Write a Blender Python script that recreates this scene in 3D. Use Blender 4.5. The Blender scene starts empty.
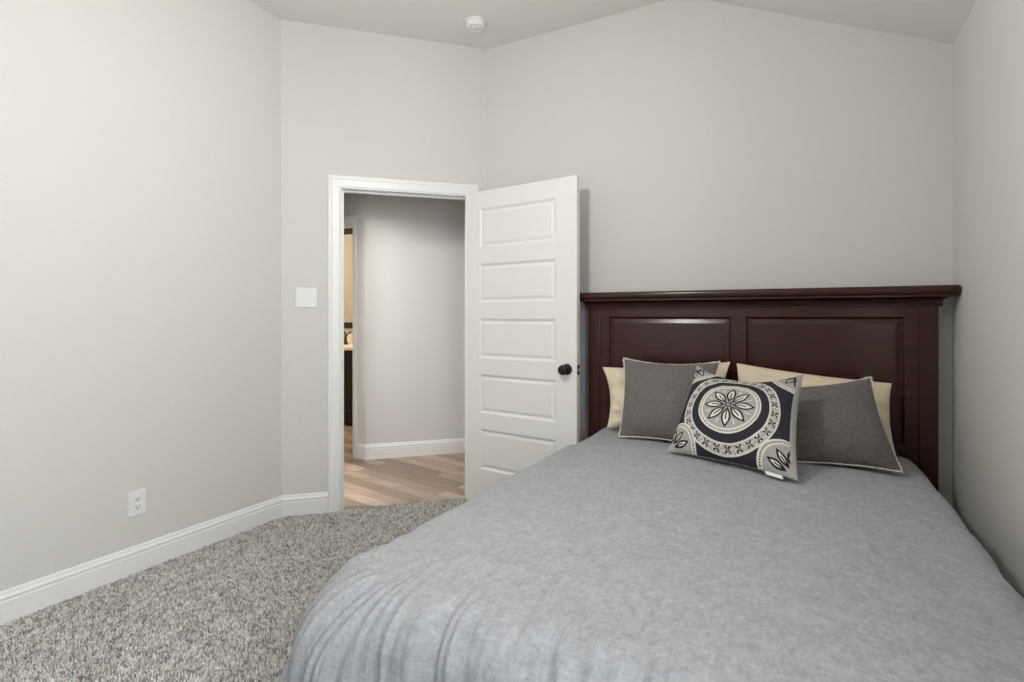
import bpy, bmesh, math, random
import numpy as np
from mathutils import Vector, Matrix

scn = bpy.context.scene
COL = scn.collection
PI = math.pi

# ------------------------------------------------------------------ camera
EYE = 1.23
YAW = math.radians(28.45)
FPX = 543.0
cam_d = bpy.data.cameras.new('camera')
cam_d.sensor_fit = 'HORIZONTAL'
cam_d.sensor_width = 36.0
cam_d.lens = FPX / 1024 * 36.0
cam_d.shift_y = -(341.0 - 316.0) / 1024
cam_d.clip_start = 0.05
cam = bpy.data.objects.new('camera', cam_d)
COL.objects.link(cam)
cam.location = (0, 0, EYE)
cam.rotation_euler = (PI / 2, 0, YAW)
scn.camera = cam

# ------------------------------------------------------------------ world, lamps, exposure
scn.view_settings.view_transform = 'Standard'
scn.view_settings.look = 'None'
scn.view_settings.gamma = 1.0
scn.view_settings.use_curve_mapping = False
scn.view_settings.exposure = 0.02

wd = bpy.data.worlds.new('daylight')
wd.use_nodes = True
wd.node_tree.nodes['Background'].inputs[0].default_value = (0.80, 0.90, 1.0, 1)
wd.node_tree.nodes['Background'].inputs[1].default_value = 0.6
scn.world = wd


def area(name, loc, aim, sx, sy, power, col):
    d = bpy.data.lights.new(name, 'AREA')
    d.shape = 'RECTANGLE'
    d.size, d.size_y = sx, sy
    d.energy = power
    d.color = col
    o = bpy.data.objects.new(name, d)
    COL.objects.link(o)
    o.location = loc
    o.rotation_euler = (Vector(aim) - Vector(loc)).to_track_quat('-Z', 'Y').to_euler()
    return o


def bulb(name, loc, rad, power, col):
    d = bpy.data.lights.new(name, 'POINT')
    d.shadow_soft_size = rad
    d.energy = power
    d.color = col
    o = bpy.data.objects.new(name, d)
    COL.objects.link(o)
    o.location = loc
    return o


# daylight through the windows behind the camera and on its right
area('window_daylight', (-1.70, -1.98, 1.5), (-1.70, 1.0, 1.35), 1.4, 1.5, 8, (0.90, 0.95, 1.0))
area('window_daylight', (0.90, -0.30, 1.45), (-2.0, -0.30, 1.35), 1.0, 1.3, 86, (0.95, 0.975, 1.0))
# unseen light added to brighten the hall, and bathroom lamp (bedroom lamp is built below)
bulb('hall_fill_light', (-3.45, 1.92, 2.40), 0.14, 105, (1.0, 0.985, 0.965))
bulb('bathroom_lamp', (-4.3, 4.1, 2.5), 0.12, 60, (1.0, 0.84, 0.62))

# ------------------------------------------------------------------ node helpers


class E:
    """tiny expression builder over math nodes"""
    nt = None

    def __init__(s, v):
        s.v = v

    @staticmethod
    def op(name, *a):
        n = E.nt.nodes.new('ShaderNodeMath')
        n.operation = name
        for i, x in enumerate(a):
            x = x.v if isinstance(x, E) else x
            if isinstance(x, (int, float)):
                n.inputs[i].default_value = x
            else:
                E.nt.links.new(x, n.inputs[i])
        return E(n.outputs[0])

    def __add__(a, b): return E.op('ADD', a, b)
    def __radd__(a, b): return E.op('ADD', b, a)
    def __sub__(a, b): return E.op('SUBTRACT', a, b)
    def __rsub__(a, b): return E.op('SUBTRACT', b, a)
    def __mul__(a, b): return E.op('MULTIPLY', a, b)
    def __rmul__(a, b): return E.op('MULTIPLY', b, a)
    def __truediv__(a, b): return E.op('DIVIDE', a, b)
    def __lt__(a, b): return E.op('LESS_THAN', a, b)
    def __gt__(a, b): return E.op('GREATER_THAN', a, b)


def fn(name):
    return lambda *a: E.op(name, *a)


esqrt, esin, ecos, eabs, emax, emin, emod, eatan2, efloor = [fn(n) for n in (
    'SQRT', 'SINE', 'COSINE', 'ABSOLUTE', 'MAXIMUM', 'MINIMUM', 'FLOORED_MODULO', 'ARCTAN2', 'FLOOR')]


def new_mat(name, rough=0.6, spec=0.3, color=(0.5, 0.5, 0.5)):
    m = bpy.data.materials.new(name)
    m.use_nodes = True
    b = m.node_tree.nodes['Principled BSDF']
    b.inputs['Base Color'].default_value = (*color, 1)
    b.inputs['Roughness'].default_value = rough
    b.inputs['Specular IOR Level'].default_value = spec
    return m, m.node_tree, b


def nd(nt, kind, **kw):
    n = nt.nodes.new(kind)
    for k, v in kw.items():
        if k in n.inputs:
            n.inputs[k].default_value = v
        else:
            setattr(n, k, v)
    return n


def ramp(nt, fac, stops):
    r = nt.nodes.new('ShaderNodeValToRGB')
    while len(r.color_ramp.elements) < len(stops):
        r.color_ramp.elements.new(0.5)
    for e, (p, c) in zip(r.color_ramp.elements, stops):
        e.position = p
        e.color = (*c, 1)
    nt.links.new(fac, r.inputs[0])
    return r.outputs[0]


def bump(nt, b, height, strength, dist):
    n = nt.nodes.new('ShaderNodeBump')
    n.inputs['Strength'].default_value = strength
    n.inputs['Distance'].default_value = dist
    nt.links.new(height, n.inputs['Height'])
    nt.links.new(n.outputs[0], b.inputs['Normal'])
    return n


def coord(nt, kind='Object', scale=(1, 1, 1), rot=(0, 0, 0)):
    t = nt.nodes.new('ShaderNodeTexCoord')
    mp = nt.nodes.new('ShaderNodeMapping')
    mp.inputs['Scale'].default_value = scale
    mp.inputs['Rotation'].default_value = rot
    nt.links.new(t.outputs[kind], mp.inputs[0])
    return mp.outputs[0]


def noise(nt, vec, scale, detail=2, rough=0.5):
    n = nd(nt, 'ShaderNodeTexNoise', Scale=scale, Detail=detail, Roughness=rough)
    nt.links.new(vec, n.inputs['Vector'])
    return n.outputs['Fac']


def paint(name, color, bumps=0.30):
    m, nt, b = new_mat(name, 0.75, 0.2, color)
    v = coord(nt)
    bump(nt, b, noise(nt, v, 70, 3, 0.6), bumps, 0.005)
    return m


M_WALL = paint('greige_wall_paint', (0.606, 0.595, 0.568))
M_CEIL = paint('ceiling_paint', (0.745, 0.727, 0.695), 0.1)
M_HALL = paint('hall_wall_paint', (0.60, 0.595, 0.58))
M_TRIM, _, _ = new_mat('white_trim_paint', 0.35, 0.4, (0.75, 0.75, 0.74))
M_DOOR, _, _ = new_mat('white_door_paint', 0.40, 0.35, (0.74, 0.735, 0.715))
M_PLATE, _, _ = new_mat('white_plastic', 0.35, 0.4, (0.74, 0.74, 0.725))
M_SLOT, _, _ = new_mat('dark_slot', 0.6, 0.2, (0.05, 0.05, 0.05))
M_BRONZE, _, _b = new_mat('oil_rubbed_bronze', 0.32, 0.5, (0.022, 0.019, 0.018))
_b.inputs['Metallic'].default_value = 0.6
M_STEEL, _, _b = new_mat('brushed_steel', 0.35, 0.5, (0.45, 0.45, 0.45))
_b.inputs['Metallic'].default_value = 1.0


def mat_cherry():
    m, nt, b = new_mat('dark_cherry_wood', 0.23, 0.36)
    v = coord(nt, scale=(1.5, 1.5, 9.0), rot=(0, PI / 2, 0))
    f = noise(nt, v, 5, 4, 0.6)
    c = ramp(nt, f, [(0.3, (0.028, 0.0075, 0.0052)), (0.55, (0.038, 0.0100, 0.0070)), (0.75, (0.048, 0.0130, 0.0090))])
    nt.links.new(c, b.inputs['Base Color'])
    return m


M_CHERRY = mat_cherry()


def mat_planks():
    m, nt, b = new_mat('wood_look_planks', 0.42, 0.35)
    v = coord(nt, rot=(0, 0, math.radians(10)))
    br = nd(nt, 'ShaderNodeTexBrick', Scale=1.0)
    br.offset = 0.37
    for k, val in (('Brick Width', 0.92), ('Row Height', 0.105), ('Mortar Size', 0.0022), ('Mortar Smooth', 0.3), ('Bias', 0.0)):
        br.inputs[k].default_value = val
    br.inputs['Color1'].default_value = (0, 0, 0, 1)
    br.inputs['Color2'].default_value = (1, 1, 1, 1)
    br.inputs['Mortar'].default_value = (0.5, 0.5, 0.5, 1)
    nt.links.new(v, br.inputs['Vector'])
    tone = ramp(nt, br.outputs['Color'], [(0.0, (0.20, 0.150, 0.120)), (0.35, (0.33, 0.255, 0.205)), (0.7, (0.40, 0.315, 0.255)), (1.0, (0.53, 0.44, 0.37))])
    v2 = coord(nt, scale=(1.6, 22, 1), rot=(0, 0, math.radians(10)))
    g = ramp(nt, noise(nt, v2, 2.2, 4, 0.65), [(0.3, (0.72, 0.70, 0.69)), (0.65, (1.12, 1.10, 1.08))])
    mx = nd(nt, 'ShaderNodeMix', data_type='RGBA', blend_type='MULTIPLY')
    mx.inputs[0].default_value = 1.0
    nt.links.new(tone, mx.inputs[6])
    nt.links.new(g, mx.inputs[7])
    mx2 = nd(nt, 'ShaderNodeMix', data_type='RGBA')
    nt.links.new(br.outputs['Fac'], mx2.inputs[0])
    nt.links.new(mx.outputs[2], mx2.inputs[6])
    mx2.inputs[7].default_value = (0.17, 0.14, 0.12, 1)
    nt.links.new(mx2.outputs[2], b.inputs['Base Color'])
    return m


M_PLANK = mat_planks()


def mat_carpet_base():
    m, nt, b = new_mat('carpet_backing', 0.95, 0.05)
    v = coord(nt)
    c = ramp(nt, noise(nt, v, 190, 3, 0.7), [(0.3, (0.10, 0.095, 0.09)), (0.7, (0.27, 0.26, 0.25))])
    nt.links.new(c, b.inputs['Base Color'])
    return m


M_CARPET = mat_carpet_base()


def mat_tuft():
    m, nt, b = new_mat('carpet_yarn', 0.9, 0.08)
    a = nd(nt, 'ShaderNodeVertexColor', layer_name='yarn')
    nt.links.new(a.outputs[0], b.inputs['Base Color'])
    return m


M_TUFT = mat_tuft()


def mat_linen(name, lo, hi, scale=260, strength=0.25, streak=True):
    m, nt, b = new_mat(name, 0.88, 0.12)
    b.inputs['Sheen Weight'].default_value = 0.12
    b.inputs['Sheen Roughness'].default_value = 0.5
    va = coord(nt, 'UV', (1.0, 0.35, 1))
    vb = coord(nt, 'UV', (0.35, 1.0, 1))
    na, nb = noise(nt, va, scale, 2, 0.6), noise(nt, vb, scale, 2, 0.6)
    E.nt = nt
    w = (E(na) + E(nb)) * 0.5
    if streak:
        big = noise(nt, coord(nt, 'UV', (1, 1, 1)), 30, 3, 0.6)
        mid = noise(nt, coord(nt, 'UV', (1, 0.55, 1)), 105, 3, 0.65)
        w = w * 0.62 + (E(big) * 0.16 + E(mid) * 0.30) - 0.04
    c = ramp(nt, w.v, [(0.36, lo), (0.64, hi)])
    nt.links.new(c, b.inputs['Base Color'])
    bump(nt, b, w.v, strength, 0.002)
    return m


M_DUVET = mat_linen('grey_blue_chambray', (0.22, 0.231, 0.248), (0.36, 0.370, 0.388), 330, 0.35)
M_CREAM = mat_linen('cream_cotton', (0.66, 0.565, 0.41), (0.74, 0.645, 0.49), 90, 0.15)
M_GREY = mat_linen('charcoal_linen', (0.104, 0.094, 0.092), (0.168, 0.156, 0.153), 75, 0.4, False)
M_YARN, _nt, _b = new_mat('natural_wool_edging', 0.9, 0.1, (0.62, 0.58, 0.52))
M_BACK = mat_linen('light_grey_canvas', (0.24, 0.23, 0.22), (0.46, 0.45, 0.42), 120, 0.3, False)


def mat_medallion():
    m, nt, b = new_mat('embroidered_medallion_cloth', 0.88, 0.1)
    E.nt = nt
    t = nt.nodes.new('ShaderNodeTexCoord')
    s = nt.nodes.new('ShaderNodeSeparateXYZ')
    nt.links.new(t.outputs['UV'], s.inputs[0])
    u = E(s.outputs[0]) * 2.0 - 1.0
    v = E(s.outputs[1]) * 2.0 - 1.0
    nz = noise(nt, t.outputs['UV'], 75, 1, 0.5)
    nf = noise(nt, t.outputs['UV'], 130, 2, 0.6)

    def band(x, a, c): return (x > a) * (x < c)

    def union(*xs):
        r = xs[0]
        for x in xs[1:]:
            r = emax(r, x)
        return r

    du, dv = (u + 0.04) * 1.06, v + 0.098
    r = esqrt(du * du + dv * dv)
    a = eatan2(dv, du)

    def cell(ang, n, ph=0.0):
        w = 2 * PI / n
        return emod(ang + (w / 2 + ph), w) - w / 2

    def lens(x, y, x0, x1, hw):
        k = emax(esin((x - x0) * (PI / (x1 - x0))), 0.0)
        w = k * hw
        ins = band(x, x0, x1)
        full = ins * (eabs(y) < w)
        edge = full * (eabs(y) > (w - 0.033))
        core = band(x, x0 + 0.16 * (x1 - x0), x0 + 0.62 * (x1 - x0)) * (eabs(y) < 0.011)
        return full, union(edge, core)

    # central flower
    ca = cell(a, 8, -0.05)
    px, py = r * ecos(ca), r * esin(ca)
    pf, pe = lens(px, py, 0.06, 0.46, 0.084)
    cb = cell(a, 8, -0.05 + PI / 8)
    bx, by = r * ecos(cb), r * esin(cb)
    buds = band(bx, 0.33, 0.42) * (eabs(by) < 0.011)
    hub_dark = union(band(r, 0.035, 0.06), r < 0.014)
    disc = r < 0.56
    rim = band(r, 0.475, 0.56)
    rimdot = band(r, 0.505, 0.532) * (eabs(cell(a, 84)) < 0.018)
    ring = band(r, 0.70, 0.875)
    ringedge = union(band(r, 0.70, 0.722), band(r, 0.853, 0.875))
    cx = cell(a, 26)
    qx, qy = eabs(r - 0.787), eabs(r * cx)
    marks = (eabs(qx - qy) < 0.017) * (emax(qx, qy) < 0.052) * (emax(qx, qy) > 0.012)
    # corner quadrants
    ku, kv = 0.97 - eabs(u), 0.97 - eabs(v)
    rc = esqrt(ku * ku + kv * kv)
    ac = eatan2(kv, ku)
    quad = rc < 0.50
    qrim = band(rc, 0.42, 0.50)
    qdot = band(rc, 0.445, 0.472) * (eabs(cell(ac, 84)) < 0.02)
    leaf_f, leaf_e = None, None
    for ang in (0.35, 0.95, 1.5):
        d = ac - ang
        f, e = lens(rc * ecos(d), rc * esin(d), 0.10, 0.38, 0.062)
        leaf_f = f if leaf_f is None else union(leaf_f, f)
        leaf_e = e if leaf_e is None else union(leaf_e, e)
    stem = (eabs(ac - 1.2) < 0.07) * band(rc, 0.12, 0.40)
    notq = 1.0 - quad
    grey = union(disc, ring * notq, quad)
    white = union(pf, rim, ringedge * notq, qrim, leaf_f, buds, ring * notq * (E(nz) > 0.56))
    black = union(pe, hub_dark, rimdot, marks * notq, qdot, leaf_e * quad)
    strip = u > 0.93

    def mixc(fac, c1, c2):
        n = nd(nt, 'ShaderNodeMix', data_type='RGBA')
        nt.links.new(fac.v, n.inputs[0])
        for i, c in ((6, c1), (7, c2)):
            if isinstance(c, tuple):
                n.inputs[i].default_value = (*c, 1)
            else:
                nt.links.new(c, n.inputs[i])
        return n.outputs[2]

    navy = ramp(nt, nf, [(0.3, (0.017, 0.017, 0.022)), (0.7, (0.040, 0.040, 0.050))])
    gr = ramp(nt, nf, [(0.3, (0.22, 0.215, 0.205)), (0.7, (0.46, 0.45, 0.42))])
    wh = ramp(nt, nf, [(0.3, (0.52, 0.50, 0.45)), (0.7, (0.72, 0.70, 0.64))])
    c = mixc(grey, navy, gr)
    c = mixc(white, c, wh)
    c = mixc(black, c, (0.016, 0.016, 0.019))
    c = mixc(strip, c, gr)
    nt.links.new(c, b.inputs['Base Color'])
    h = E(nf) * 0.4 + white * 0.5
    bump(nt, b, h.v, 0.4, 0.002)
    return m


M_MEDAL = mat_medallion()

# ------------------------------------------------------------------ object helpers


def tag(o, label=None, cat=None, group=None, kind=None):
    if label:
        o['label'] = label
    if cat:
        o['category'] = cat
    if group:
        o['group'] = group
    if kind:
        o['kind'] = kind
    return o


def empty(name, loc=(0, 0, 0), rz=0.0):
    o = bpy.data.objects.new(name, None)
    COL.objects.link(o)
    o.location = loc
    o.rotation_euler = (0, 0, rz)
    o.empty_display_size = 0.05
    return o


def link(name, bm, mat, parent=None, smooth=False, recalc=True):
    if recalc:
        bmesh.ops.recalc_face_normals(bm, faces=bm.faces[:])
    me = bpy.data.meshes.new(name)
    bm.to_mesh(me)
    bm.free()
    me.materials.append(mat)
    if smooth:
        me.shade_smooth()
    o = bpy.data.objects.new(name, me)
    COL.objects.link(o)
    if parent:
        o.parent = parent
    return o


def smooth_by_angle(o, deg=35):
    me = o.data
    me.shade_smooth()
    bm = bmesh.new()
    bm.from_mesh(me)
    lim = math.radians(deg)
    for e in bm.edges:
        if len(e.link_faces) == 2 and e.calc_face_angle(0) > lim:
            e.smooth = False
    bm.to_mesh(me)
    bm.free()


def box(bm, x0, x1, y0, y1, z0, z1, bev=0.0, seg=2):
    r = bmesh.ops.create_cube(bm, size=1.0)
    vs = r['verts']
    for v in vs:
        v.co = Vector(((x0 + x1) / 2 + v.co.x * (x1 - x0), (y0 + y1) / 2 + v.co.y * (y1 - y0), (z0 + z1) / 2 + v.co.z * (z1 - z0)))
    if bev > 0:
        es = list({e for v in vs for e in v.link_edges})
        bmesh.ops.bevel(bm, geom=es, offset=bev, segments=seg, profile=0.5, affect='EDGES')
    return vs


def prism(bm, poly, z0, z1):
    """poly: list of (x,y) ; z0/z1 number or function of (x,y)"""
    f0 = z0 if callable(z0) else (lambda x, y: z0)
    f1 = z1 if callable(z1) else (lambda x, y: z1)
    lo = [bm.verts.new((x, y, f0(x, y))) for x, y in poly]
    hi = [bm.verts.new((x, y, f1(x, y))) for x, y in poly]
    n = len(poly)
    bm.faces.new(lo[::-1])
    bm.faces.new(hi)
    for i in range(n):
        bm.faces.new((lo[i], lo[(i + 1) % n], hi[(i + 1) % n], hi[i]))


def lathe(bm, prof, origin, axis, seg=32):
    """prof: (radius, height along axis); closed with caps where radius is 0"""
    q = Vector(axis).normalized().to_track_quat('Z', 'Y')
    rings = []
    for r, h in prof:
        if r < 1e-6:
            rings.append([bm.verts.new(Vector(origin) + q @ Vector((0, 0, h)))])
        else:
            rings.append([bm.verts.new(Vector(origin) + q @ Vector((r * math.cos(2 * PI * k / seg), r * math.sin(2 * PI * k / seg), h))) for k in range(seg)])
    for a, b in zip(rings, rings[1:]):
        for k in range(seg):
            k2 = (k + 1) % seg
            vs = [a[k % len(a)], a[k2 % len(a)], b[k2 % len(b)], b[k % len(b)]]
            u = []
            for v in vs:
                if v not in u:
                    u.append(v)
            if len(u) > 2:
                bm.faces.new(u)


def tube(bm, pts, rad, seg=10):
    pts = [Vector(p) for p in pts]
    rads = rad if isinstance(rad, (list, tuple)) else [rad] * len(pts)
    rings = []
    for i, p in enumerate(pts):
        d = (pts[min(i + 1, len(pts) - 1)] - pts[max(i - 1, 0)]).normalized()
        q = d.to_track_quat('Z', 'Y')
        rings.append([bm.verts.new(p + q @ Vector((rads[i] * math.cos(2 * PI * k / seg), rads[i] * math.sin(2 * PI * k / seg), 0))) for k in range(seg)])
    for a, b in zip(rings, rings[1:]):
        for k in range(seg):
            bm.faces.new((a[k], a[(k + 1) % seg], b[(k + 1) % seg], b[k]))
    bm.faces.new(rings[0][::-1])
    bm.faces.new(rings[-1])


def sweep(bm, path, prof, closed=False):
    """prof (out, z) extruded along a 2-D path (x,y) with mitred corners; 'out' points to the right of travel"""
    n = len(path)
    P = [Vector((p[0], p[1])) for p in path]
    rings = []
    for i in range(n):
        ds = []
        if i > 0 or closed:
            ds.append((P[i] - P[i - 1]).normalized())
        if i < n - 1 or closed:
            ds.append((P[(i + 1) % n] - P[i]).normalized())
        ns = [Vector((d.y, -d.x)) for d in ds]
        m = sum(ns, Vector((0, 0)))
        m = m / (m.dot(ns[0])) if len(ns) > 1 else ns[0]
        rings.append([bm.verts.new((P[i].x + m.x * o, P[i].y + m.y * o, z)) for o, z in prof])
    k = len(prof)
    for a, b in (list(zip(rings, rings[1:])) + ([(rings[-1], rings[0])] if closed else [])):
        for j in range(k):
            bm.faces.new((a[j], a[(j + 1) % k], b[(j + 1) % k], b[j]))
    if not closed:
        bm.faces.new(rings[0])
        bm.faces.new(rings[-1][::-1])


def paneled(bm, x0, x1, z0, z1, cells, rings, yf, yb):
    """board in the XZ plane, front at yf (towards -Y), back at yb; cells (x0,x1,z0,z1) carry nested rings (inset, depth)"""
    xs = sorted({x0, x1, *[c[0] for c in cells], *[c[1] for c in cells]})
    zs = sorted({z0, z1, *[c[2] for c in cells], *[c[3] for c in cells]})
    V = {}

    def v(x, z, y):
        k = (round(x, 5), round(z, 5), round(y, 5))
        if k not in V:
            V[k] = bm.verts.new((x, y, z))
        return V[k]
    for xa, xb in zip(xs, xs[1:]):
        for za, zb in zip(zs, zs[1:]):
            mx, mz = (xa + xb) / 2, (za + zb) / 2
            if any(c[0] < mx < c[1] and c[2] < mz < c[3] for c in cells):
                continue
            bm.faces.new((v(xa, za, yf), v(xb, za, yf), v(xb, zb, yf), v(xa, zb, yf)))
    for c in cells:
        # the outline carries every grid line that meets it
        prev = None
        for ins, dep in [(0, 0)] + rings:
            q = [v(c[0] + ins, c[2] + ins, yf + dep), v(c[1] - ins, c[2] + ins, yf + dep), v(c[1] - ins, c[3] - ins, yf + dep), v(c[0] + ins, c[3] - ins, yf + dep)]
            if prev:
                for i in range(4):
                    bm.faces.new((prev[i], prev[(i + 1) % 4], q[(i + 1) % 4], q[i]))
            prev = q
        bm.faces.new(prev)
    b = [v(x0, z0, yb), v(x1, z0, yb), v(x1, z1, yb), v(x0, z1, yb)]
    bm.faces.new(b[::-1])
    for i in range(len(xs) - 1):
        for z in (z0, z1):
            pass
    bm.faces.new([v(x, z0, yf) for x in xs][::-1] + [b[0], b[1]])
    bm.faces.new([v(x, z1, yf) for x in xs] + [b[2], b[3]])
    bm.faces.new([v(x0, z, yf) for z in zs] + [b[3], b[0]])
    bm.faces.new([v(x1, z, yf) for z in zs][::-1] + [b[1], b[2]])


rng = np.random.default_rng(7)
_LAT = rng.random((256, 256))


def vnoise(x, y):
    x = np.asarray(x, float); y = np.asarray(y, float)
    xi, yi = np.floor(x).astype(int), np.floor(y).astype(int)
    fx, fy = x - xi, y - yi
    fx = fx * fx * (3 - 2 * fx); fy = fy * fy * (3 - 2 * fy)
    g = lambda a, b: _LAT[a & 255, b & 255]
    return (g(xi, yi) * (1 - fx) + g(xi + 1, yi) * fx) * (1 - fy) + (g(xi, yi + 1) * (1 - fx) + g(xi + 1, yi + 1) * fx) * fy - 0.5


def fbm(x, y, oct=4):
    r = 0
    for k in range(oct):
        r = r + vnoise(x * 2 ** k + 17 * k, y * 2 ** k + 31 * k) / 2 ** k
    return r


def grid_mesh(name, P, uv, mat, parent=None, flip=False):
    """P (n,m,3) numpy"""
    n, m = P.shape[:2]
    idx = np.arange(n * m).reshape(n, m)
    q = np.stack([idx[:-1, :-1], idx[1:, :-1], idx[1:, 1:], idx[:-1, 1:]], -1).reshape(-1, 4)
    if flip:
        q = q[:, ::-1]
    me = bpy.data.meshes.new(name)
    me.from_pydata(P.reshape(-1, 3).tolist(), [], q.tolist())
    if uv is not None:
        l = me.uv_layers.new(name='UVMap')
        l.data.foreach_set('uv', uv.reshape(-1, 2)[q.reshape(-1)].astype(np.float32).ravel())
    me.materials.append(mat)
    me.shade_smooth()
    o = bpy.data.objects.new(name, me)
    COL.objects.link(o)
    if parent:
        o.parent = parent
    return o


# ------------------------------------------------------------------ room shell
XL, XR, YB, YN = -2.825, 0.5925, 3.166, -1.7      # left, right, back and near wall
CW = 5.075                                        # door wall: Y - X = CW
AX, AY = XL, XL + CW                              # left wall / door wall corner
BX, BY = YB - CW, YB                              # door wall / back wall corner
HC, XC, SL = 3.045, -0.62, 0.465                  # flat ceiling, where the slope begins, its pitch
S2 = math.sqrt(0.5)
TH = 0.12


def zc(x, y=0):
    return HC - SL * max(0.0, x - XC)


def dw(t, n=0.0):
    """point on the door wall: t along from the left corner, n out into the room"""
    return (AX + S2 * t + S2 * n, AY + S2 * t - S2 * n)


T0, T1, DH = 0.354, 1.169, 2.034                   # doorway
TB = (BX - AX) / S2

bm = bmesh.new()
prism(bm, [(XL - .1, YN - .1), (XR + .1, YN - .1), (XR + .1, YB + .1), (BX, YB + .1), dw(TB, -0.03), dw(0, -0.03), (XL - .1, AY)], -0.10, -0.004)
tag(link('floor', bm, M_CARPET), kind='structure')

bm = bmesh.new()
prism(bm, [(-6.4, 1.6), (-3.0, 1.6), dw(0, -0.031), dw(TB, -0.031), (BX, YB + 0.101), (-1.5, YB + 0.101), (-1.5, 5.8), (-6.4, 5.8)], -0.10, -0.012)
tag(link('floor_hall', bm, M_PLANK), kind='structure')

bm = bmesh.new()
prism(bm, [(XL - TH, YN - TH), (XC, YN - TH), (XC, YB + TH), (XL - TH, YB + TH)], HC, HC + 0.1)
bmesh.ops.remove_doubles(bm, verts=bm.verts[:], dist=1e-5)
prism(bm, [(XC, YN - TH), (XR + TH, YN - TH), (XR + TH, YB + TH), (XC, YB + TH)], lambda x, y: zc(x), lambda x, y: zc(x) + 0.1)
tag(link('ceiling', bm, M_CEIL), kind='structure')

bm = bmesh.new()
prism(bm, [(XL - TH, YN), (XL, YN), (AX, AY), (AX - TH * 0.9, AY + TH * 0.2)], -0.05, HC)
tag(link('wall_left', bm, M_WALL), kind='structure')

bm = bmesh.new()
prism(bm, [dw(0), dw(T0 - .018), dw(T0 - .018, -TH), dw(-0.05, -TH)], -0.05, HC)
prism(bm, [dw(T1 + .018), dw(TB), dw(TB + 0.05, -TH), dw(T1 + .018, -TH)], -0.05, HC)
prism(bm, [dw(T0 - .018), dw(T1 + .018), dw(T1 + .018, -TH), dw(T0 - .018, -TH)], DH + 0.018, HC)
tag(link('wall_doorway', bm, M_WALL), kind='structure')

bm = bmesh.new()
prism(bm, [(BX, YB), (XC, YB), (XC, YB + TH), (BX - 0.03, YB + TH)], -0.05, HC)
prism(bm, [(XC, YB), (XR, YB), (XR, YB + TH), (XC, YB + TH)], -0.05, lambda x, y: zc(x))
tag(link('wall_back', bm, M_WALL), kind='structure')

WZ0, WZ1 = 0.75, 2.20
RW0, RW1 = -0.85, 0.25                            # window in the right wall, beside the camera
NW0, NW1 = -2.45, -0.95                            # window in the near wall
bm = bmesh.new()
for a, b, c, d in ((YN, RW0, -0.05, None), (RW1, YB + TH, -0.05, None), (RW0, RW1, -0.05, WZ0), (RW0, RW1, WZ1, None)):
    prism(bm, [(XR, a), (XR + TH, a), (XR + TH, b), (XR, b)], c, d if d else (lambda x, y: zc(x)))
tag(link('wall_right', bm, M_WALL), kind='structure')

bm = bmesh.new()
for a, b, c, d in ((XL - TH, NW0, -0.05, None), (NW1, XC, -0.05, None), (XC, XR + TH, -0.05, None), (NW0, NW1, -0.05, WZ0), (NW0, NW1, WZ1, None)):
    prism(bm, [(a, YN - TH), (b, YN - TH), (b, YN), (a, YN)], c, d if d else (lambda x, y: zc(x)))
tag(link('wall_near', bm, M_WALL), kind='structure')

M_GLASS = bpy.data.materials.new('window_glass')
M_GLASS.use_nodes = True
_n = M_GLASS.node_tree
_n.nodes.clear()
_t, _g, _mx, _o = (_n.nodes.new(k) for k in ('ShaderNodeBsdfTransparent', 'ShaderNodeBsdfGlossy', 'ShaderNodeMixShader', 'ShaderNodeOutputMaterial'))
_g.inputs['Roughness'].default_value = 0.02
_mx.inputs[0].default_value = 0.06
_n.links.new(_t.outputs[0], _mx.inputs[1]); _n.links.new(_g.outputs[0], _mx.inputs[2]); _n.links.new(_mx.outputs[0], _o.inputs[0])
for i, (w_, org, rz) in enumerate(((NW1 - NW0, (NW0, YN, 0), 0.0), (RW1 - RW0, (XR, RW0, 0), PI / 2))):
    # local x along the wall; the wall's thickness lies to local -y
    bm = bmesh.new()
    for q in ((0, .05, WZ0, WZ1), (w_ - .05, w_, WZ0, WZ1), (.05, w_ - .05, WZ0, WZ0 + .05), (.05, w_ - .05, WZ1 - .05, WZ1), (.05, w_ - .05, (WZ0 + WZ1) / 2 - .02, (WZ0 + WZ1) / 2 + .02)):
        box(bm, q[0], q[1], -0.09, -0.03, q[2], q[3])
    w = tag(link('window_%d' % (i + 1), bm, M_TRIM), kind='structure')
    w.location = org
    w.rotation_euler = (0, 0, rz)
    bm = bmesh.new()
    box(bm, .05, w_ - .05, -0.062, -0.058, WZ0 + .05, WZ1 - .05)
    link('pane', bm, M_GLASS, w)

# baseboards: profile (out, z)
BBP = [(0, 0), (0.0145, 0), (0.0145, 0.088), (0.0125, 0.093), (0.0125, 0.098), (0.0150, 0.100), (0.0150, 0.106), (0.0095, 0.116), (0.0075, 0.126), (0.004, 0.131), (0, 0.131)]


def bboard(name, path, zoff=0.0, prof=BBP):
    bm = bmesh.new()
    sweep(bm, path, [(o, z + zoff) for o, z in prof])
    return tag(link(name, bm, M_TRIM), kind='structure')


CAS = 0.078
bboard('baseboard_left', [(XL, YN), (AX, AY), dw(T0 - CAS - 0.004)])
bboard('baseboard_back', [dw(T1 + 0.075), (BX, BY), (XR, YB), (XR, YN)])

# door casing and jamb of the bedroom doorway (local frame: x along the wall, y into the room = -Y local)


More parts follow.
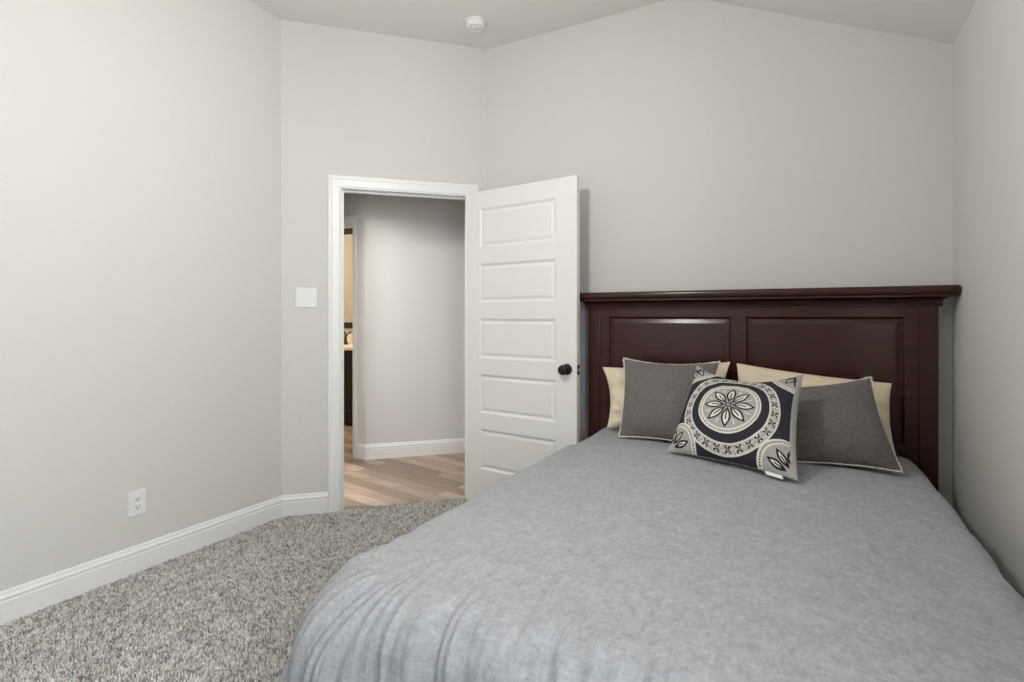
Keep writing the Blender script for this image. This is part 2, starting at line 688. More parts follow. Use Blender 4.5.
def casing(name, t0, t1, head, cw_l, cw_r, org, ang, th, zb=0.0, jamb_in=True):
    """casing + jamb + stop around an opening; local x along wall, local -y towards the viewer's room"""
    bm = bmesh.new()
    prof = [(0, 0.0), (0, 0.010), (0.008, 0.012), (0.012, 0.016), (0.05, 0.018), (0.060, 0.021), (CAS - 0.004, 0.021), (CAS, 0.017), (CAS, 0.0)]

    def leg(xin, sgn, cw, mitre_top):
        k = cw / CAS
        lo = [bm.verts.new((xin + sgn * o * k, -d, zb)) for o, d in prof]
        hi = [bm.verts.new((xin + sgn * o * k, -d, head + (o if mitre_top else 0))) for o, d in prof]
        n = len(prof)
        for i in range(n):
            bm.faces.new((lo[i], lo[(i + 1) % n], hi[(i + 1) % n], hi[i]))
        bm.faces.new(lo); bm.faces.new(hi)
    rv = 0.005
    leg(t0 - rv, -1, cw_l, True)
    leg(t1 + rv, 1, cw_r, True)
    lo = [bm.verts.new((t0 - rv - o * cw_l / CAS, -d, head + o)) for o, d in prof]
    hi = [bm.verts.new((t1 + rv + o * cw_r / CAS, -d, head + o)) for o, d in prof]
    n = len(prof)
    for i in range(n):
        bm.faces.new((lo[i], lo[(i + 1) % n], hi[(i + 1) % n], hi[i]))
    bm.faces.new(lo); bm.faces.new(hi)
    # jambs
    box(bm, t0 - 0.018, t0, 0.0, th, zb, head)
    box(bm, t1, t1 + 0.018, 0.0, th, zb, head)
    box(bm, t0 - 0.018, t1 + 0.018, 0.0, th, head, head + 0.018)
    # stops
    box(bm, t0, t0 + 0.011, 0.040, 0.075, zb, head)
    box(bm, t1 - 0.011, t1, 0.040, 0.075, zb, head)
    box(bm, t0 + 0.011, t1 - 0.011, 0.040, 0.075, head - 0.011, head)
    o = tag(link(name, bm, M_TRIM), kind='structure')
    o.location = (*org, 0)
    o.rotation_euler = (0, 0, ang)
    return o


tr = casing('trim_1', T0, T1, DH, CAS, 0.058, (AX, AY), PI / 4, TH, -0.01)
bm = bmesh.new()
box(bm, T0 - 0.0015, T0 + 0.0015, 0.004, 0.032, 0.885, 0.955)
link('strike_plate', bm, M_BRONZE, tr)

# ------------------------------------------------------------------ open door
DW_, DT = 0.838, 0.035
hx, hy = dw(T1, 0.020)
hinge = (hx, hy)
dang = math.radians(-7.2)
door = tag(empty('door_1', (hx, hy, 0.012), dang), 'white five panel door standing open beside the bed, dark knob on its edge', 'door', kind='structure')
PZ = [(0.222, 0.487), (0.588, 0.842), (0.944, 1.203), (1.305, 1.558), (1.661, 1.916)]
bm = bmesh.new()
paneled(bm, 0.0, DW_, 0.0, 2.028, [(0.120, 0.700, a, b) for a, b in PZ], [(0.004, 0.001), (0.014, 0.008), (0.020, 0.009), (0.034, 0.004), (0.036, 0.0035)], -0.040, -0.005)
slab = link('door_slab', bm, M_DOOR, door)
kx, kz = DW_ - 0.064, 0.908
bm = bmesh.new()
lathe(bm, [(0, -0.001), (0.033, 0), (0.033, 0.004), (0.028, 0.010), (0.015, 0.014), (0.0125, 0.018), (0.012, 0.032), (0.018, 0.037), (0.0265, 0.044), (0.029, 0.052), (0.027, 0.060), (0.018, 0.066), (0, 0.068)], (kx, -0.040, kz), (0, -1, 0))
smooth_by_angle(link('door_knob', bm, M_BRONZE, door), 30)
bm = bmesh.new()
lathe(bm, [(0, -0.001), (0.033, 0), (0.033, 0.004), (0.028, 0.010), (0.015, 0.014), (0.0125, 0.018), (0.012, 0.032), (0.018, 0.037), (0.0265, 0.044), (0.029, 0.052), (0.027, 0.060), (0.018, 0.066), (0, 0.068)], (kx, -0.005, kz), (0, 1, 0))
smooth_by_angle(link('door_knob', bm, M_BRONZE, door), 30)
bm = bmesh.new()
box(bm, DW_ - 0.001, DW_ + 0.0015, -0.035, -0.010, kz - 0.029, kz + 0.029, 0.0006)
lp = link('latch_plate', bm, M_BRONZE, door)
bm = bmesh.new()
prism(bm, [(DW_ + 0.001, -0.029), (DW_ + 0.013, -0.017), (DW_ + 0.013, -0.0155), (DW_ + 0.001, -0.0155)], kz - 0.009, kz + 0.009)
link('latch_bolt', bm, M_STEEL, lp)
for z in (0.20, 1.00, 1.82):
    bm = bmesh.new()
    tube(bm, [(-0.002, 0.001, z - 0.045), (-0.002, 0.001, z + 0.045)], 0.0055, 10)
    link('hinge', bm, M_BRONZE, door)

# ------------------------------------------------------------------ wall fittings


def on_wall(o, x, y, z, ang):
    o.location = (x, y, z)
    o.rotation_euler = (0, 0, ang)


# outlet on the left wall: local x along wall, local -y out
o = tag(empty('wall_outlet'), 'white duplex power outlet low on the left wall above the baseboard', 'outlet')
on_wall(o, XL, 1.433, 0.335, PI / 2)
bm = bmesh.new()
box(bm, -0.039, 0.039, -0.006, 0.0, -0.060, 0.060, 0.0025)
link('cover_plate', bm, M_PLATE, o)
for s in (-1, 1):
    bm = bmesh.new()
    box(bm, -0.017, 0.017, -0.009, -0.004, s * 0.0195 - 0.0145, s * 0.0195 + 0.0145, 0.0022)
    r = link('receptacle', bm, M_PLATE, o)
    bm = bmesh.new()
    z = s * 0.0195
    box(bm, -0.0085, -0.0055, -0.0096, -0.0080, z - 0.002, z + 0.007)
    box(bm, 0.0055, 0.0085, -0.0096, -0.0080, z - 0.001, z + 0.007)
    lathe(bm, [(0, 0), (0.0032, 0), (0.0032, 0.0016), (0, 0.0016)], (0, -0.0080, z - 0.0075), (0, -1, 0), 12)
    link('slots', bm, M_SLOT, r)
bm = bmesh.new()
lathe(bm, [(0, 0), (0.0035, 0), (0.0030, 0.0014), (0, 0.0016)], (0, -0.0058, 0), (0, -1, 0), 12)
link('screw', bm, M_PLATE, o)

# two-gang rocker switch on the door wall
sx, sy = dw(0.144)
o = tag(empty('light_switch'), 'white double rocker light switch on the wall left of the doorway', 'light switch')
on_wall(o, sx, sy, 1.345, PI / 4)
bm = bmesh.new()
box(bm, -0.060, 0.060, -0.006, 0.0, -0.060, 0.060, 0.0025)
link('cover_plate', bm, M_PLATE, o)
for s in (-1, 1):
    bm = bmesh.new()
    x = s * 0.023
    vs = [(x - 0.016, -0.0058, -0.033), (x + 0.016, -0.0058, -0.033), (x + 0.016, -0.0058, 0.033), (x - 0.016, -0.0058, 0.033)]
    top = 0.0105 if s < 0 else 0.0070
    bot = 0.0070 if s < 0 else 0.0105
    V = [bm.verts.new(p) for p in vs]
    W = [bm.verts.new((x - 0.0155, -bot, -0.0325)), bm.verts.new((x + 0.0155, -bot, -0.0325)), bm.verts.new((x + 0.0155, -top, 0.0325)), bm.verts.new((x - 0.0155, -top, 0.0325))]
    bm.faces.new(V); bm.faces.new(W)
    for i in range(4):
        bm.faces.new((V[i], V[(i + 1) % 4], W[(i + 1) % 4], W[i]))
    link('rocker', bm, M_PLATE, o)

# smoke detector on the flat ceiling
o = tag(empty('smoke_detector', (-1.795, 2.840, HC)), 'round white smoke detector on the ceiling above the doorway', 'smoke detector')
bm = bmesh.new()
lathe(bm, [(0, 0), (0.068, 0), (0.069, 0.006), (0.066, 0.012), (0, 0.012)], (0, 0, 0), (0, 0, -1), 40)
smooth_by_angle(link('base_ring', bm, M_PLATE, o), 30)
bm = bmesh.new()
lathe(bm, [(0, 0.011), (0.060, 0.011), (0.060, 0.017), (0.058, 0.019), (0.058, 0.030), (0.054, 0.037), (0.046, 0.040), (0.044, 0.036), (0.030, 0.036), (0.028, 0.041), (0.012, 0.043), (0, 0.043)], (0, 0, 0), (0, 0, -1), 40)
smooth_by_angle(link('cover', bm, M_PLATE, o), 30)
bm = bmesh.new()
lathe(bm, [(0, 0.042), (0.009, 0.042), (0.008, 0.0455), (0, 0.046)], (0, 0, 0), (0, 0, -1), 20)
link('test_button', bm, M_PLATE, o)

# globe fixture added for the room's main light, hanging out of view
M_GLOBE = bpy.data.materials.new('lit_frosted_globe')
M_GLOBE.use_nodes = True
_p = M_GLOBE.node_tree.nodes['Principled BSDF']
_p.inputs['Base Color'].default_value = (0.9, 0.88, 0.84, 1)
_p.inputs['Emission Color'].default_value = (1.0, 0.975, 0.935, 1)
_p.inputs['Emission Strength'].default_value = 176.0
LX, LY, LZ, LR = -1.0, 1.15, 2.27, 0.09
o = tag(empty('pendant_lamp', (LX, LY, HC)), 'lit white globe lamp hanging on a thin dark rod from the ceiling, an added fixture', 'lamp')
bm = bmesh.new()
lathe(bm, [(0, 0), (0.06, 0), (0.058, 0.012), (0.040, 0.024), (0, 0.026)], (0, 0, 0), (0, 0, -1), 28)
smooth_by_angle(link('canopy', bm, M_BRONZE, o), 35)
bm = bmesh.new()
tube(bm, [(0, 0, -0.02), (0, 0, LZ + LR + 0.012 - HC)], 0.006, 10)
link('rod', bm, M_BRONZE, o)
bm = bmesh.new()
lathe(bm, [(0, 0.0), (0.022, 0.0), (0.030, 0.020), (0.032, 0.032), (0, 0.033)], (0, 0, LZ + LR + 0.02 - HC), (0, 0, -1), 24)
link('cap', bm, M_BRONZE, o)
bm = bmesh.new()
bmesh.ops.create_uvsphere(bm, u_segments=32, v_segments=20, radius=LR, matrix=Matrix.Translation((0, 0, LZ - HC)))
link('globe', bm, M_GLOBE, o, smooth=True)

# ------------------------------------------------------------------ hall and bathroom seen through the doorway
HX, HY = -3.35, 3.53                     # hall corner
HH = 2.75


def hw(t, n=0.0):
    return (HX + S2 * t + S2 * n, HY + S2 * t - S2 * n)


bm = bmesh.new()
prism(bm, [hw(0), hw(0.95), hw(0.95, -TH), hw(0.05, -TH)], -0.1, HH)
prism(bm, [hw(0.95), hw(1.75), hw(1.75, -TH), hw(0.95, -TH)], DH, HH)
prism(bm, [hw(0.95, -TH), hw(1.75, -TH), hw(1.75, -TH - 0.05), hw(0.95, -TH - 0.05)], -0.1, DH)
prism(bm, [hw(1.75), hw(2.6), hw(2.6, -TH), hw(1.75, -TH)], -0.1, HH)
tag(link('wall_hall', bm, M_HALL), kind='structure')
# wall with the bathroom doorway, parallel to the back wall
D0, D1 = -4.26, -3.484
bm = bmesh.new()
box(bm, D1, HX, HY, HY + TH, -0.1, HH)
box(bm, D0, D1, HY, HY + TH, DH + 0.012, HH)
box(bm, -6.2, D0, HY, HY + TH, -0.1, HH)
tag(link('wall_hall_left', bm, M_HALL), kind='structure')
bm = bmesh.new()
box(bm, -5.0, -4.9, 1.7, HY, -0.1, HH)
box(bm, -5.0, XL - TH - 0.001, 1.6, 1.7, -0.1, HH)
box(bm, -1.62, -1.52, YB + TH + 0.002, 5.45, -0.1, HH)
tag(link('wall_hall_end', bm, M_HALL), kind='structure')
bm = bmesh.new()
box(bm, -4.9, -3.37, 2.95, 3.05, -0.1, HH)  # unseen partition and header, added to shade the hall wall top and corner strip
prism(bm, [(-3.37, 2.95), (-2.305, 2.95), (-2.205, 3.05), (-3.37, 3.05)], 2.17, HH)
tag(link('hall_light_baffle', bm, M_HALL), kind='structure')
bm = bmesh.new()
prism(bm, [(-6.3, 1.6), (XL - TH - 0.002, 1.6), dw(-0.06, -TH - 0.002), dw(TB + 0.06, -TH - 0.002), (-1.5, YB + TH + 0.05), (-1.5, 5.6), (-6.3, 5.6)], HH, HH + 0.08)
tag(link('ceiling_hall', bm, M_CEIL), kind='structure')
bm = bmesh.new()
sweep(bm, [(D1 + 0.040, HY), (HX, HY), hw(0.885)], [(o_, z - 0.012) for o_, z in BBP])
tag(link('baseboard_hall', bm, M_TRIM), kind='structure')
casing('trim_2', D0 + 0.018, D1 - 0.018, DH, CAS, 0.050, (0, HY), 0.0, TH, -0.012)
casing('trim_3', 0.95 + 0.018, 1.75 - 0.018, DH, CAS, CAS, (HX, HY), PI / 4, TH, -0.012)
bm = bmesh.new()
box(bm, -6.2, -3.45, 5.02, 5.12, -0.1, HH)
box(bm, -6.3, -6.2, HY, 5.12, -0.1, HH)
box(bm, -3.45, -3.40, HY + TH, 5.02, -0.1, HH)
M_BATH = paint('bathroom_wall_paint', (0.62, 0.58, 0.51))
tag(link('wall_bathroom', bm, M_BATH), kind='structure')

M_ESP, _, _ = new_mat('espresso_cabinet', 0.4, 0.4, (0.018, 0.012, 0.009))
M_STONE, _, _ = new_mat('cream_countertop', 0.3, 0.4, (0.72, 0.65, 0.54))
v = tag(empty('vanity_cabinet', (-4.75, 4.46, -0.012)), 'dark bathroom vanity cabinet seen through the doorway gap', 'cabinet')
bm = bmesh.new()
box(bm, -0.75, 0.75, 0.02, 0.558, 0.10, 0.858)
box(bm, -0.72, 0.72, 0.08, 0.558, 0.0, 0.10)
link('body', bm, M_ESP, v)
for k in range(4):
    a = -0.745 + k * 0.3725
    bm = bmesh.new()
    paneled(bm, a + 0.003, a + 0.3695, 0.12, 0.84, [(a + 0.06, a + 0.312, 0.18, 0.78)], [(0.004, 0.006)], 0.0, 0.02)
    d = link('cabinet_door', bm, M_ESP, v)
    bm = bmesh.new()
    kx_ = a + (0.335 if k % 2 == 0 else 0.037)
    lathe(bm, [(0, 0), (0.006, 0), (0.006, 0.012), (0.013, 0.018), (0.010, 0.024), (0, 0.025)], (kx_, 0.0, 0.72), (0, -1, 0), 14)
    link('cabinet_knob', bm, M_BRONZE, d)
c = tag(empty('countertop', (-4.75, 4.44, 0.846)), 'cream countertop with backsplash on the dark bathroom vanity', 'countertop')
bm = bmesh.new()
box(bm, -0.77, 0.77, 0.0, 0.578, 0.0, 0.040, 0.006)
link('slab', bm, M_STONE, c)
bm = bmesh.new()
box(bm, -0.77, 0.77, 0.556, 0.578, 0.0405, 0.16, 0.004)
link('backsplash', bm, M_STONE, c)
f = tag(empty('faucet', (-4.885, 4.80, 0.887)), 'dark bronze faucet on the cream bathroom countertop', 'faucet')
bm = bmesh.new()
lathe(bm, [(0, 0), (0.032, 0), (0.032, 0.010), (0.022, 0.028), (0.016, 0.070), (0.015, 0.100), (0, 0.102)], (0, 0, 0), (0, 0, 1), 20)
link('body', bm, M_BRONZE, f)
bm = bmesh.new()
tube(bm, [(0, 0, 0.08)] + [(0, -0.07 + 0.07 * math.cos(a), 0.11 + 0.055 * math.sin(a)) for a in np.linspace(0, PI * 0.95, 10)], 0.011, 10)
link('spout', bm, M_BRONZE, f)
bm = bmesh.new()
tube(bm, [(0.0, 0.01, 0.095), (0.02, 0.012, 0.125), (0.075, 0.014, 0.150)], [0.009, 0.008, 0.010], 10)
link('lever', bm, M_BRONZE, f)
mi = tag(empty('bathroom_mirror', (-4.75, 5.02, 1.075)), 'dark framed mirror on the bathroom wall over the vanity', 'mirror')
bm = bmesh.new()
for q in ((-0.75, 0.75, 0.0, 0.075), (-0.75, 0.75, 1.18, 1.255), (-0.75, -0.675, 0.075, 1.18), (0.675, 0.75, 0.075, 1.18)):
    box(bm, q[0], q[1], -0.030, 0.0, q[2], q[3], 0.006)
link('frame', bm, M_ESP, mi)
M_MIRROR, _, _b = new_mat('mirror_silver', 0.02, 0.5, (0.9, 0.9, 0.88))
_b.inputs['Metallic'].default_value = 1.0
bm = bmesh.new()
box(bm, -0.676, 0.676, -0.010, -0.002, 0.074, 1.181)
link('mirror_glass', bm, M_MIRROR, mi)

# ------------------------------------------------------------------ bed
BXC = -0.308
bed = tag(empty('bed', (BXC, 3.05, 0)), 'dark cherry wood bed with a tall two panel headboard against the back wall', 'bed')
HBW = 0.830
bm = bmesh.new()
paneled(bm, -HBW + 0.071, HBW - 0.071, 0.32, 1.272, [(-0.708, -0.038, 0.625, 1.227), (0.032, 0.708, 0.625, 1.227)],
        [(0.003, 0.001), (0.010, 0.010), (0.014, 0.0108), (0.016, 0.0098), (0.036, 0.0048), (0.039, 0.0046)], 0.008, 0.050)
hb = link('headboard', bm, M_CHERRY, bed)
for s in (-1, 1):
    bm = bmesh.new()
    box(bm, min(s * HBW, s * (HBW - 0.0705)), max(s * HBW, s * (HBW - 0.0705)), 0.0, 0.065, 0.0, 1.272, 0.003)
    link('post', bm, M_CHERRY, hb)
crown = [(0, 1.2725), (0.010, 1.2725), (0.0135, 1.276), (0.0135, 1.280), (0.010, 1.284)]
crown += [(0.012 + 0.036 * (1 - math.cos(a)), 1.286 + 0.030 * math.sin(a)) for a in np.linspace(0, PI / 2, 8)]
crown += [(0.054, 1.3165), (0.054, 1.325)]
crown += [(0.056 + 0.010 * math.sin(a), 1.346 - 0.020 * math.cos(a)) for a in np.linspace(0, PI, 9)]
crown += [(0, 1.3665)]
bm = bmesh.new()
sweep(bm, [(-HBW, 0.085), (-HBW, 0.0), (HBW, 0.0), (HBW, 0.085)], [(o_, z) for o_, z in crown])
smooth_by_angle(link('cornice', bm, M_CHERRY, hb), 40)
for s in (-1, 1):
    bm = bmesh.new()
    box(bm, s * 0.745 - 0.014, s * 0.745 + 0.014, -2.10, 0.006, 0.20, 0.34, 0.004)
    link('side_rail', bm, M_CHERRY, bed)
bm = bmesh.new()
box(bm, -0.759, 0.759, -2.13, -2.10, 0.20, 0.34, 0.004)
link('foot_rail', bm, M_CHERRY, bed)
for x in (-0.74, 0.74):
    bm = bmesh.new()
    box(bm, x - 0.03, x + 0.03, -2.128, -2.068, 0.0, 0.20, 0.004)
    link('foot_leg', bm, M_CHERRY, bed)

M_MATT, _, _ = new_mat('mattress_ticking', 0.9, 0.1, (0.7, 0.7, 0.68))
bm = bmesh.new()
box(bm, -0.715, 0.715, 0.995 - 3.05, 3.035 - 3.05, 0.34, 0.560, 0.04, 4)
link('mattress', bm, M_MATT, bed, smooth=True)

# comforter -----------------------------------------------------------------
YH, YF = 3.030, 0.975           # head end; where the foot edge begins to roll over
WF = 0.660                      # half width before the sides roll over
RR = 0.115


def top_z(X, Y):
    s = np.clip(np.abs(X - BXC) / 0.75, 0, 1.2)
    t = np.clip((Y - 0.85) / 0.5, 0, 1)
    return 0.648 - 0.016 * np.clip((Y - 2.42) / 0.16, 0, 1) - 0.050 * s ** 2.4 - 0.030 * (1 - t) ** 2 + 0.006 * vnoise(X * 3.1 + 5, Y * 2.3)


def comforter_grid():
    ns, nt = 560, 540
    drop = 0.46
    arc = RR * PI / 2
    RHO = 0.17                                            # corner radius of the bed in plan
    wf, lt = WF - RHO, YH - YF - RHO
    smax = WF + arc + drop
    s = np.linspace(-smax, smax, ns)
    tt = np.linspace(0, (YH - YF) + arc + drop, nt)       # 0 at the head
    S, T = np.meshgrid(s, tt, indexing='ij')
    ds = np.sign(S) * np.maximum(np.abs(S) - wf, 0)
    dt = np.maximum(T - lt, 0)
    h2 = np.hypot(ds, dt) + 1e-9
    h = (np.abs(ds) ** 3 + dt ** 3) ** (1 / 3) + 1e-9
    nx, ny = ds / h2, -dt / h2
    flat = np.minimum(h, RHO)
    e = np.maximum(h - RHO, 0)
    bx = BXC + np.clip(S, -wf, wf) + nx * flat
    by = YH - np.minimum(T, lt) + ny * flat
    corner = np.abs(nx * ny) * 2                          # 1 on the diagonal of a bed corner
    rad = RR * (1 + 0.9 * corner)
    th = np.clip(e / rad, 0, PI / 2)
    out = rad * np.sin(th)
    dn = rad * (1 - np.cos(th))
    hang = np.maximum(e - rad * PI / 2, 0)
    flare = 0.18 + 0.34 * corner
    flare = np.where(nx > 0.2, 0.06, flare)               # the wall is close on the right
    out = out + hang * flare
    dn = dn + hang * np.sqrt(1 - np.minimum(flare, 0.9) ** 2)
    # perimeter coordinate for the folds
    phi = np.arctan2(np.abs(ds), dt + 1e-9)
    per = np.where(dt > 0, np.sign(S) * (np.minimum(np.abs(S), wf) + phi * 0.42), np.sign(S) * (wf + 0.42 * PI / 2 + (lt - T)))
    grow = np.clip((e + 0.035) / 0.12, 0, 1) ** 1.2 * np.where(dt > 0, 1.0, 0.35)
    wav = 1.2 * fbm(per * 4.0 + 8, e * 2.0, 2)
    f1 = 0.5 - np.abs(vnoise(per * 12.0 + wav + 3, e * 1.2 + 2)) * 2.6
    f2 = 0.5 - np.abs(vnoise(per * 27.0 + wav * 2 + 40, e * 1.8 + 7)) * 2.6
    f3 = fbm(per * 60.0, e * 8.0 + 9, 2)
    fold = grow * (0.011 * f1 * (1 + np.clip(e / 0.2, 0, 1)) + 0.0135 * f2 + 0.006 * f3)
    lift = fold * np.cos(th)
    out = out + fold * np.sin(np.maximum(th, 0.3))
    X = bx + nx * out
    Y = by + ny * out
    X = np.minimum(X, 0.555)
    tz = top_z(bx, by)
    wr = 0.0035 * fbm(S * 4.2, T * 3.2, 3) + 0.0024 * fbm((S + 0.5 * T) * 15, (T - 0.4 * S) * 4.0, 3)
    cr = np.clip(0.09 - np.abs(fbm(S * 5 + T * 2.5 + 30, T * 2.2 - S + 12, 2)), 0, 1) / 0.09
    wr = wr + 0.0030 * cr * np.clip(fbm(S * 2.1 + 3, T * 1.7 + 5, 1) * 3, 0, 1)
    Z = tz - dn + lift + wr * np.clip(1 - dn / 0.2, 0, 1)
    pk = np.clip((h - RHO + 0.16) / 0.2, 0, 1) * np.clip((0.35 - e) / 0.2, 0, 1)
    Z = Z + 0.0045 * pk * (fbm(per * 27 + wav * 2 + 40, e * 2.5, 2))
    hem = np.clip(1 - T / 0.02, 0, 1)
    Z = Z - 0.012 * hem
    Z = np.maximum(Z, 0.03)
    P = np.stack([X, Y, Z], -1)
    uv = np.stack([S / 2.6, T / 2.6], -1)
    return P, uv


P, uv = comforter_grid()
cf = tag(grid_mesh('comforter', P, uv, M_DUVET, flip=True), 'pale blue grey comforter spread over the bed and hanging to the carpet', 'comforter')
so = cf.modifiers.new('thickness', 'SOLIDIFY')
so.thickness = 0.016
so.offset = -1.0

# pillows -------------------------------------------------------------------


def pillow(name, TL, TR, BR, BL, thick, mat_front, mat_back, label, group, concave=0.06, seed=0, edging=None, sag=0.0, n=56, wr=0.004, fold=0.0, dent=0.0):
    TL, TR, BR, BL = [np.array(p, float) for p in (TL, TR, BR, BL)]
    cen = (TL + TR + BR + BL) / 4
    base = np.array([cen[0], cen[1], min(BL[2], BR[2])])
    o = tag(empty(name, base), label, 'pillow', group)
    lin = np.sin(np.linspace(-1, 1, n) * PI / 2) * 0.35 + np.linspace(-1, 1, n) * 0.65
    U, V = np.meshgrid(lin, lin, indexing='ij')
    cu = U * (1 - concave * (1 - V ** 2) * np.abs(U) ** 1.5)
    cv = V * (1 - concave * (1 - U ** 2) * np.abs(V) ** 1.5)
    cv = cv - sag * (1 - U ** 2) * np.clip((V + 1) / 2, 0, 1) ** 2
    a, b = (cu + 1) / 2, (cv + 1) / 2
    mid = (BL[None, None] * ((1 - a) * (1 - b))[..., None] + BR[None, None] * (a * (1 - b))[..., None]
           + TL[None, None] * ((1 - a) * b)[..., None] + TR[None, None] * (a * b)[..., None]) - base
    nrm = np.cross((TR + BR - TL - BL), (TL + TR - BL - BR))
    nrm /= np.linalg.norm(nrm)                       # points away from -Y?  make it face the camera side
    if nrm[1] > 0:
        nrm = -nrm
    prof = np.clip((1 - np.abs(U) ** 2.3) * (1 - np.abs(V) ** 2.3), 0, 1) ** 0.60
    prof = prof * (1 + 0.10 * (-V)) * (1 - dent * (1 - U ** 2) * np.clip((V + 1) / 2, 0, 1) ** 2.5)
    res = []
    for side, mat in ((1, mat_front), (-1, mat_back)):
        w = wr * fbm(U * 3.5 + seed * 5.3, V * 3.5 + seed * 2.1 + side * 11, 3) * 2
        w = w + wr * 0.9 * fbm(U * 8 + V * 3 + seed * 3.1 + side * 7, V * 4 - U * 2 + seed, 2)
        crease = wr * 1.5 * fbm((np.arctan2(V, U)) * 5 + seed, np.hypot(U, V) * 1.2, 2) * np.clip(np.hypot(U, V) - 0.45, 0, 1)
        d = thick / 2 * prof + (w + crease) * np.clip(prof * 2.2, 0, 1)
        Pp = mid + side * d[..., None] * nrm[None, None]
        uvp = np.stack([(U + 1) / 2, (V + 1) / 2 * (1 - fold / 2 * (1 - U ** 2) ** 0.8)], -1)
        res.append(grid_mesh('pillow_front' if side > 0 else 'pillow_back', Pp, uvp, mat, o, flip=(side < 0)))
    loop = np.concatenate([mid[:, -1], mid[-1, ::-1][1:], mid[::-1, 0][1:], mid[0, :][1:]])
    if edging is not None:
        bm = bmesh.new()
        rr = random.Random(seed)
        L = [Vector(p) for p in loop]
        # resample and whip-stitch: a lumpy cord with short overcast stitches
        pts = []
        for p, q in zip(L, L[1:]):
            k = max(1, int((q - p).length / 0.006))
            for i in range(k):
                pts.append(p.lerp(q, i / k))
        nv = Vector(nrm)
        rad = [0.0030 + 0.0014 * rr.random() for _ in pts]
        pts = [p + nv * rr.uniform(-0.001, 0.001) for p in pts]
        tube(bm, pts, rad, 7)
        for i in range(0, len(pts) - 1, 2):
            d = (pts[i + 1] - pts[i]).normalized()
            outv = d.cross(nv)
            c = Vector((0, 0, 0)) + sum((Vector(p) for p in loop[::20]), Vector()) / len(loop[::20])
            if outv.dot(pts[i] - c) < 0:
                outv = -outv
            p0 = pts[i] + nv * 0.004 - outv * 0.003
            tube(bm, [p0, pts[i] + nv * 0.002 + outv * 0.004 + d * rr.uniform(-.002, .002), pts[i] - nv * 0.003 + outv * (0.004 + rr.random() * 0.006) + d * rr.uniform(-.004, .004)], [0.0016, 0.0018, 0.0009], 5)
        tag(link('edging', bm, edging, o, smooth=True), 'pale stitched edging')
    return o, mid, nrm


PG = 'pillows at the headboard'
CREAML = ((-1.028, 2.985, 0.938), (-0.342, 2.985, 0.996), (-0.335, 2.855, 0.625), (-0.960, 2.862, 0.618))
pillow('sleeping_pillow', *CREAML, 0.165, M_CREAM, M_CREAM, 'cream pillow leaning on the left headboard panel behind a grey cushion', PG, 0.10, 1, wr=0.013)
CREAMR = ((-0.312, 2.980, 0.990), (0.340, 2.980, 0.925), (0.345, 2.865, 0.618), (-0.312, 2.855, 0.625))
pillow('sleeping_pillow', *CREAMR, 0.165, M_CREAM, M_CREAM, 'cream pillow leaning on the right headboard panel behind a grey cushion', PG, 0.05, 2, wr=0.013)
GREYL = ((-0.862, 2.850, 1.003), (-0.372, 2.840, 1.004), (-0.395, 2.565, 0.635), (-0.829, 2.664, 0.622))
pillow('throw_cushion', *GREYL, 0.165, M_GREY, M_GREY, 'charcoal grey square cushion with pale stitched edge, left of the patterned one', PG, 0.075, 3, M_YARN, wr=0.004, sag=0.05)
GREYR = ((-0.200, 2.760, 0.895), (0.246, 2.800, 0.966), (0.332, 2.600, 0.618), (-0.110, 2.430, 0.640))
pillow('throw_cushion', *GREYR, 0.165, M_GREY, M_GREY, 'charcoal grey square cushion with pale stitched edge, right of the patterned one', PG, 0.075, 4, M_YARN, wr=0.004, sag=0.04)
PAT = ((-0.445, 2.620, 1.002), (-0.010, 2.530, 0.992), (-0.025, 2.115, 0.662), (-0.520, 2.345, 0.655))
pil, mid, nrm = pillow('medallion_cushion', *PAT, 0.165, M_MEDAL, M_BACK, 'black and cream cushion with a flower medallion leaning in front of the others', PG, 0.06, 5, None, sag=0.24, n=84, wr=0.003, fold=0.22, dent=0.6)
# white care tag at the bottom seam
n_ = mid.shape[0]
k0, k1 = int(n_ * 0.74), int(n_ * 0.86)
bm = bmesh.new()
a_, b_ = Vector(mid[k0, 0]), Vector(mid[k1, 0])
dn_ = Vector((0.004, -0.016, -0.008))
up_ = Vector((0, 0, 0.0012))
q = [bm.verts.new(p) for p in (a_, b_, b_ + dn_, a_ + dn_)]
q2 = [bm.verts.new(Vector(v_.co) + up_) for v_ in q]
bm.faces.new(q); bm.faces.new(q2)
for i in range(4):
    bm.faces.new((q[i], q[(i + 1) % 4], q2[(i + 1) % 4], q2[i]))
tag(link('care_tag', bm, M_PLATE, pil), 'small white sewn-in tag')

# ------------------------------------------------------------------ carpet pile


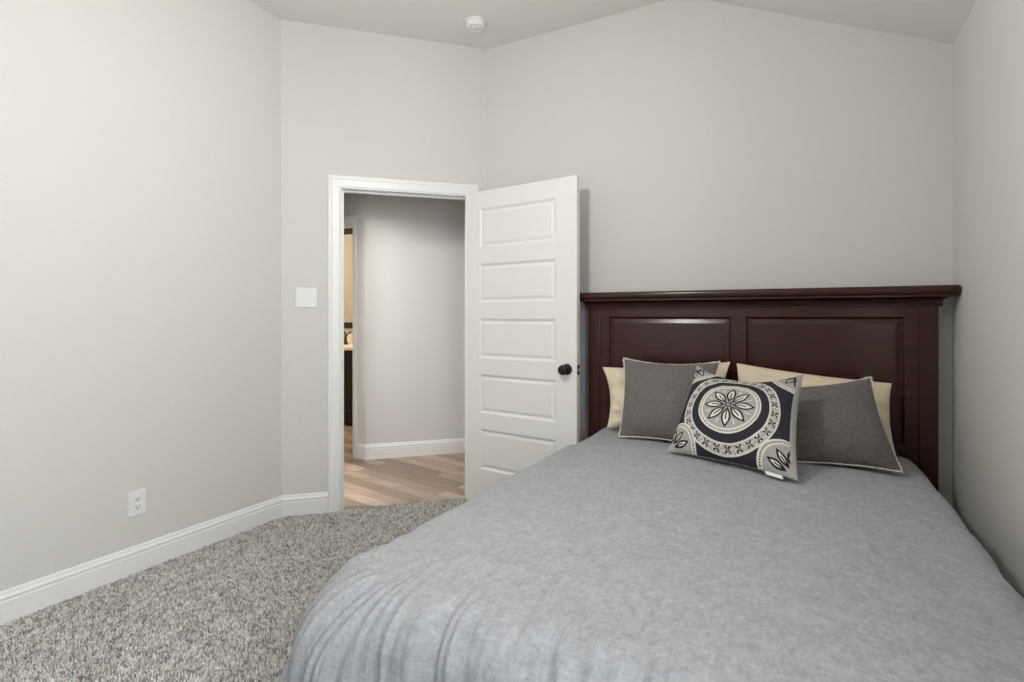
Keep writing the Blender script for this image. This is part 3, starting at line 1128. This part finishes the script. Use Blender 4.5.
def carpet_pile():
    rg = np.random.default_rng(3)
    sp = 0.0062
    gx = np.arange(XL + 0.017, -0.98, sp)
    gy = np.arange(0.30, 3.10, sp)
    X, Y = [a.ravel() for a in np.meshgrid(gx, gy)]
    X = X + rg.uniform(-.5, .5, X.size) * sp
    Y = Y + rg.uniform(-.5, .5, X.size) * sp
    keep = (Y - X < CW - 0.018) & (X > XL + 0.016)
    # past the baseboard the pile runs on to the threshold in the doorway
    t = ((X - AX) + (Y - AY)) * S2
    thr = (t > T0) & (t < T1)
    keep |= (Y - X < CW + 0.02) & thr
    # only where the picture can see it, with a margin
    d = X * -math.sin(YAW) + Y * math.cos(YAW)
    l = X * math.cos(YAW) + Y * math.sin(YAW)
    px = 512 + FPX * l / np.maximum(d, .1)
    py = 316 + FPX * EYE / np.maximum(d, .1)
    keep &= (px > -150) & (py < 860) & (d > 0.3)
    keep &= (X < -1.0) & ((Y < 3.0) | (X < -1.2))
    X, Y = X[keep], Y[keep]
    n = X.size
    ln = rg.uniform(0.009, 0.017, n)
    az = 2 * PI * (fbm(X * 38, Y * 38, 2) + 0.5) * 1.6 + rg.normal(0, 0.7, n)
    lean = np.clip(0.35 + 0.35 * fbm(X * 24 + 9, Y * 24 + 4, 2) * 2 + rg.normal(0, 0.2, n), 0.05, 1.05)
    tx, ty, tz = np.sin(lean) * np.cos(az) * ln, np.sin(lean) * np.sin(az) * ln, np.cos(lean) * ln
    w = rg.uniform(0.0019, 0.0031, n)
    a0 = rg.uniform(0, 2 * PI, n)
    vs = np.zeros((n, 7, 3))
    for k in range(3):
        a = a0 + k * 2 * PI / 3
        vs[:, k] = np.stack([X + w * np.cos(a), Y + w * np.sin(a), np.full(n, -0.004)], -1)
        vs[:, 3 + k] = np.stack([X + tx * .6 + w * 1.05 * np.cos(a + .7), Y + ty * .6 + w * 1.05 * np.sin(a + .7), tz * .75 - 0.004], -1)
    vs[:, 6] = np.stack([X + tx * 1.25, Y + ty * 1.25, tz - 0.004], -1)
    fq = []
    for k in range(3):
        k2 = (k + 1) % 3
        fq += [[k, k2, 3 + k2], [k, 3 + k2, 3 + k], [3 + k, 3 + k2, 6]]
    F = (np.array(fq)[None] + (np.arange(n) * 7)[:, None, None]).reshape(-1, 3)
    me = bpy.data.meshes.new('carpet_pile')
    me.vertices.add(n * 7)
    me.vertices.foreach_set('co', vs.astype(np.float32).ravel())
    me.loops.add(F.size)
    me.loops.foreach_set('vertex_index', F.astype(np.int32).ravel())
    me.polygons.add(len(F))
    me.polygons.foreach_set('loop_start', np.arange(0, F.size, 3, dtype=np.int32))
    me.polygons.foreach_set('loop_total', np.full(len(F), 3, dtype=np.int32))
    me.update(calc_edges=True)
    pal = np.array([(0.20, 0.185, 0.172), (0.34, 0.322, 0.303), (0.47, 0.45, 0.427), (0.58, 0.56, 0.537), (0.68, 0.66, 0.64)])
    pick = np.clip((2.3 + 3.2 * fbm(X * 85 + 40, Y * 85 + 3, 2) + rg.normal(0, 0.95, n)), 0, 4).round().astype(int)
    c = pal[pick] * rg.uniform(1.14, 1.38, (n, 1))
    ca = me.color_attributes.new('yarn', 'FLOAT_COLOR', 'POINT')
    cc = np.ones((n, 7, 4))
    cc[:, :, :3] = c[:, None]
    ca.data.foreach_set('color', cc.astype(np.float32).ravel())
    me.materials.append(M_TUFT)
    o = bpy.data.objects.new('carpet_pile', me)
    COL.objects.link(o)
    return tag(o, 'speckled grey and beige frieze carpet pile covering the bedroom floor', 'carpet', kind='stuff')


carpet_pile()
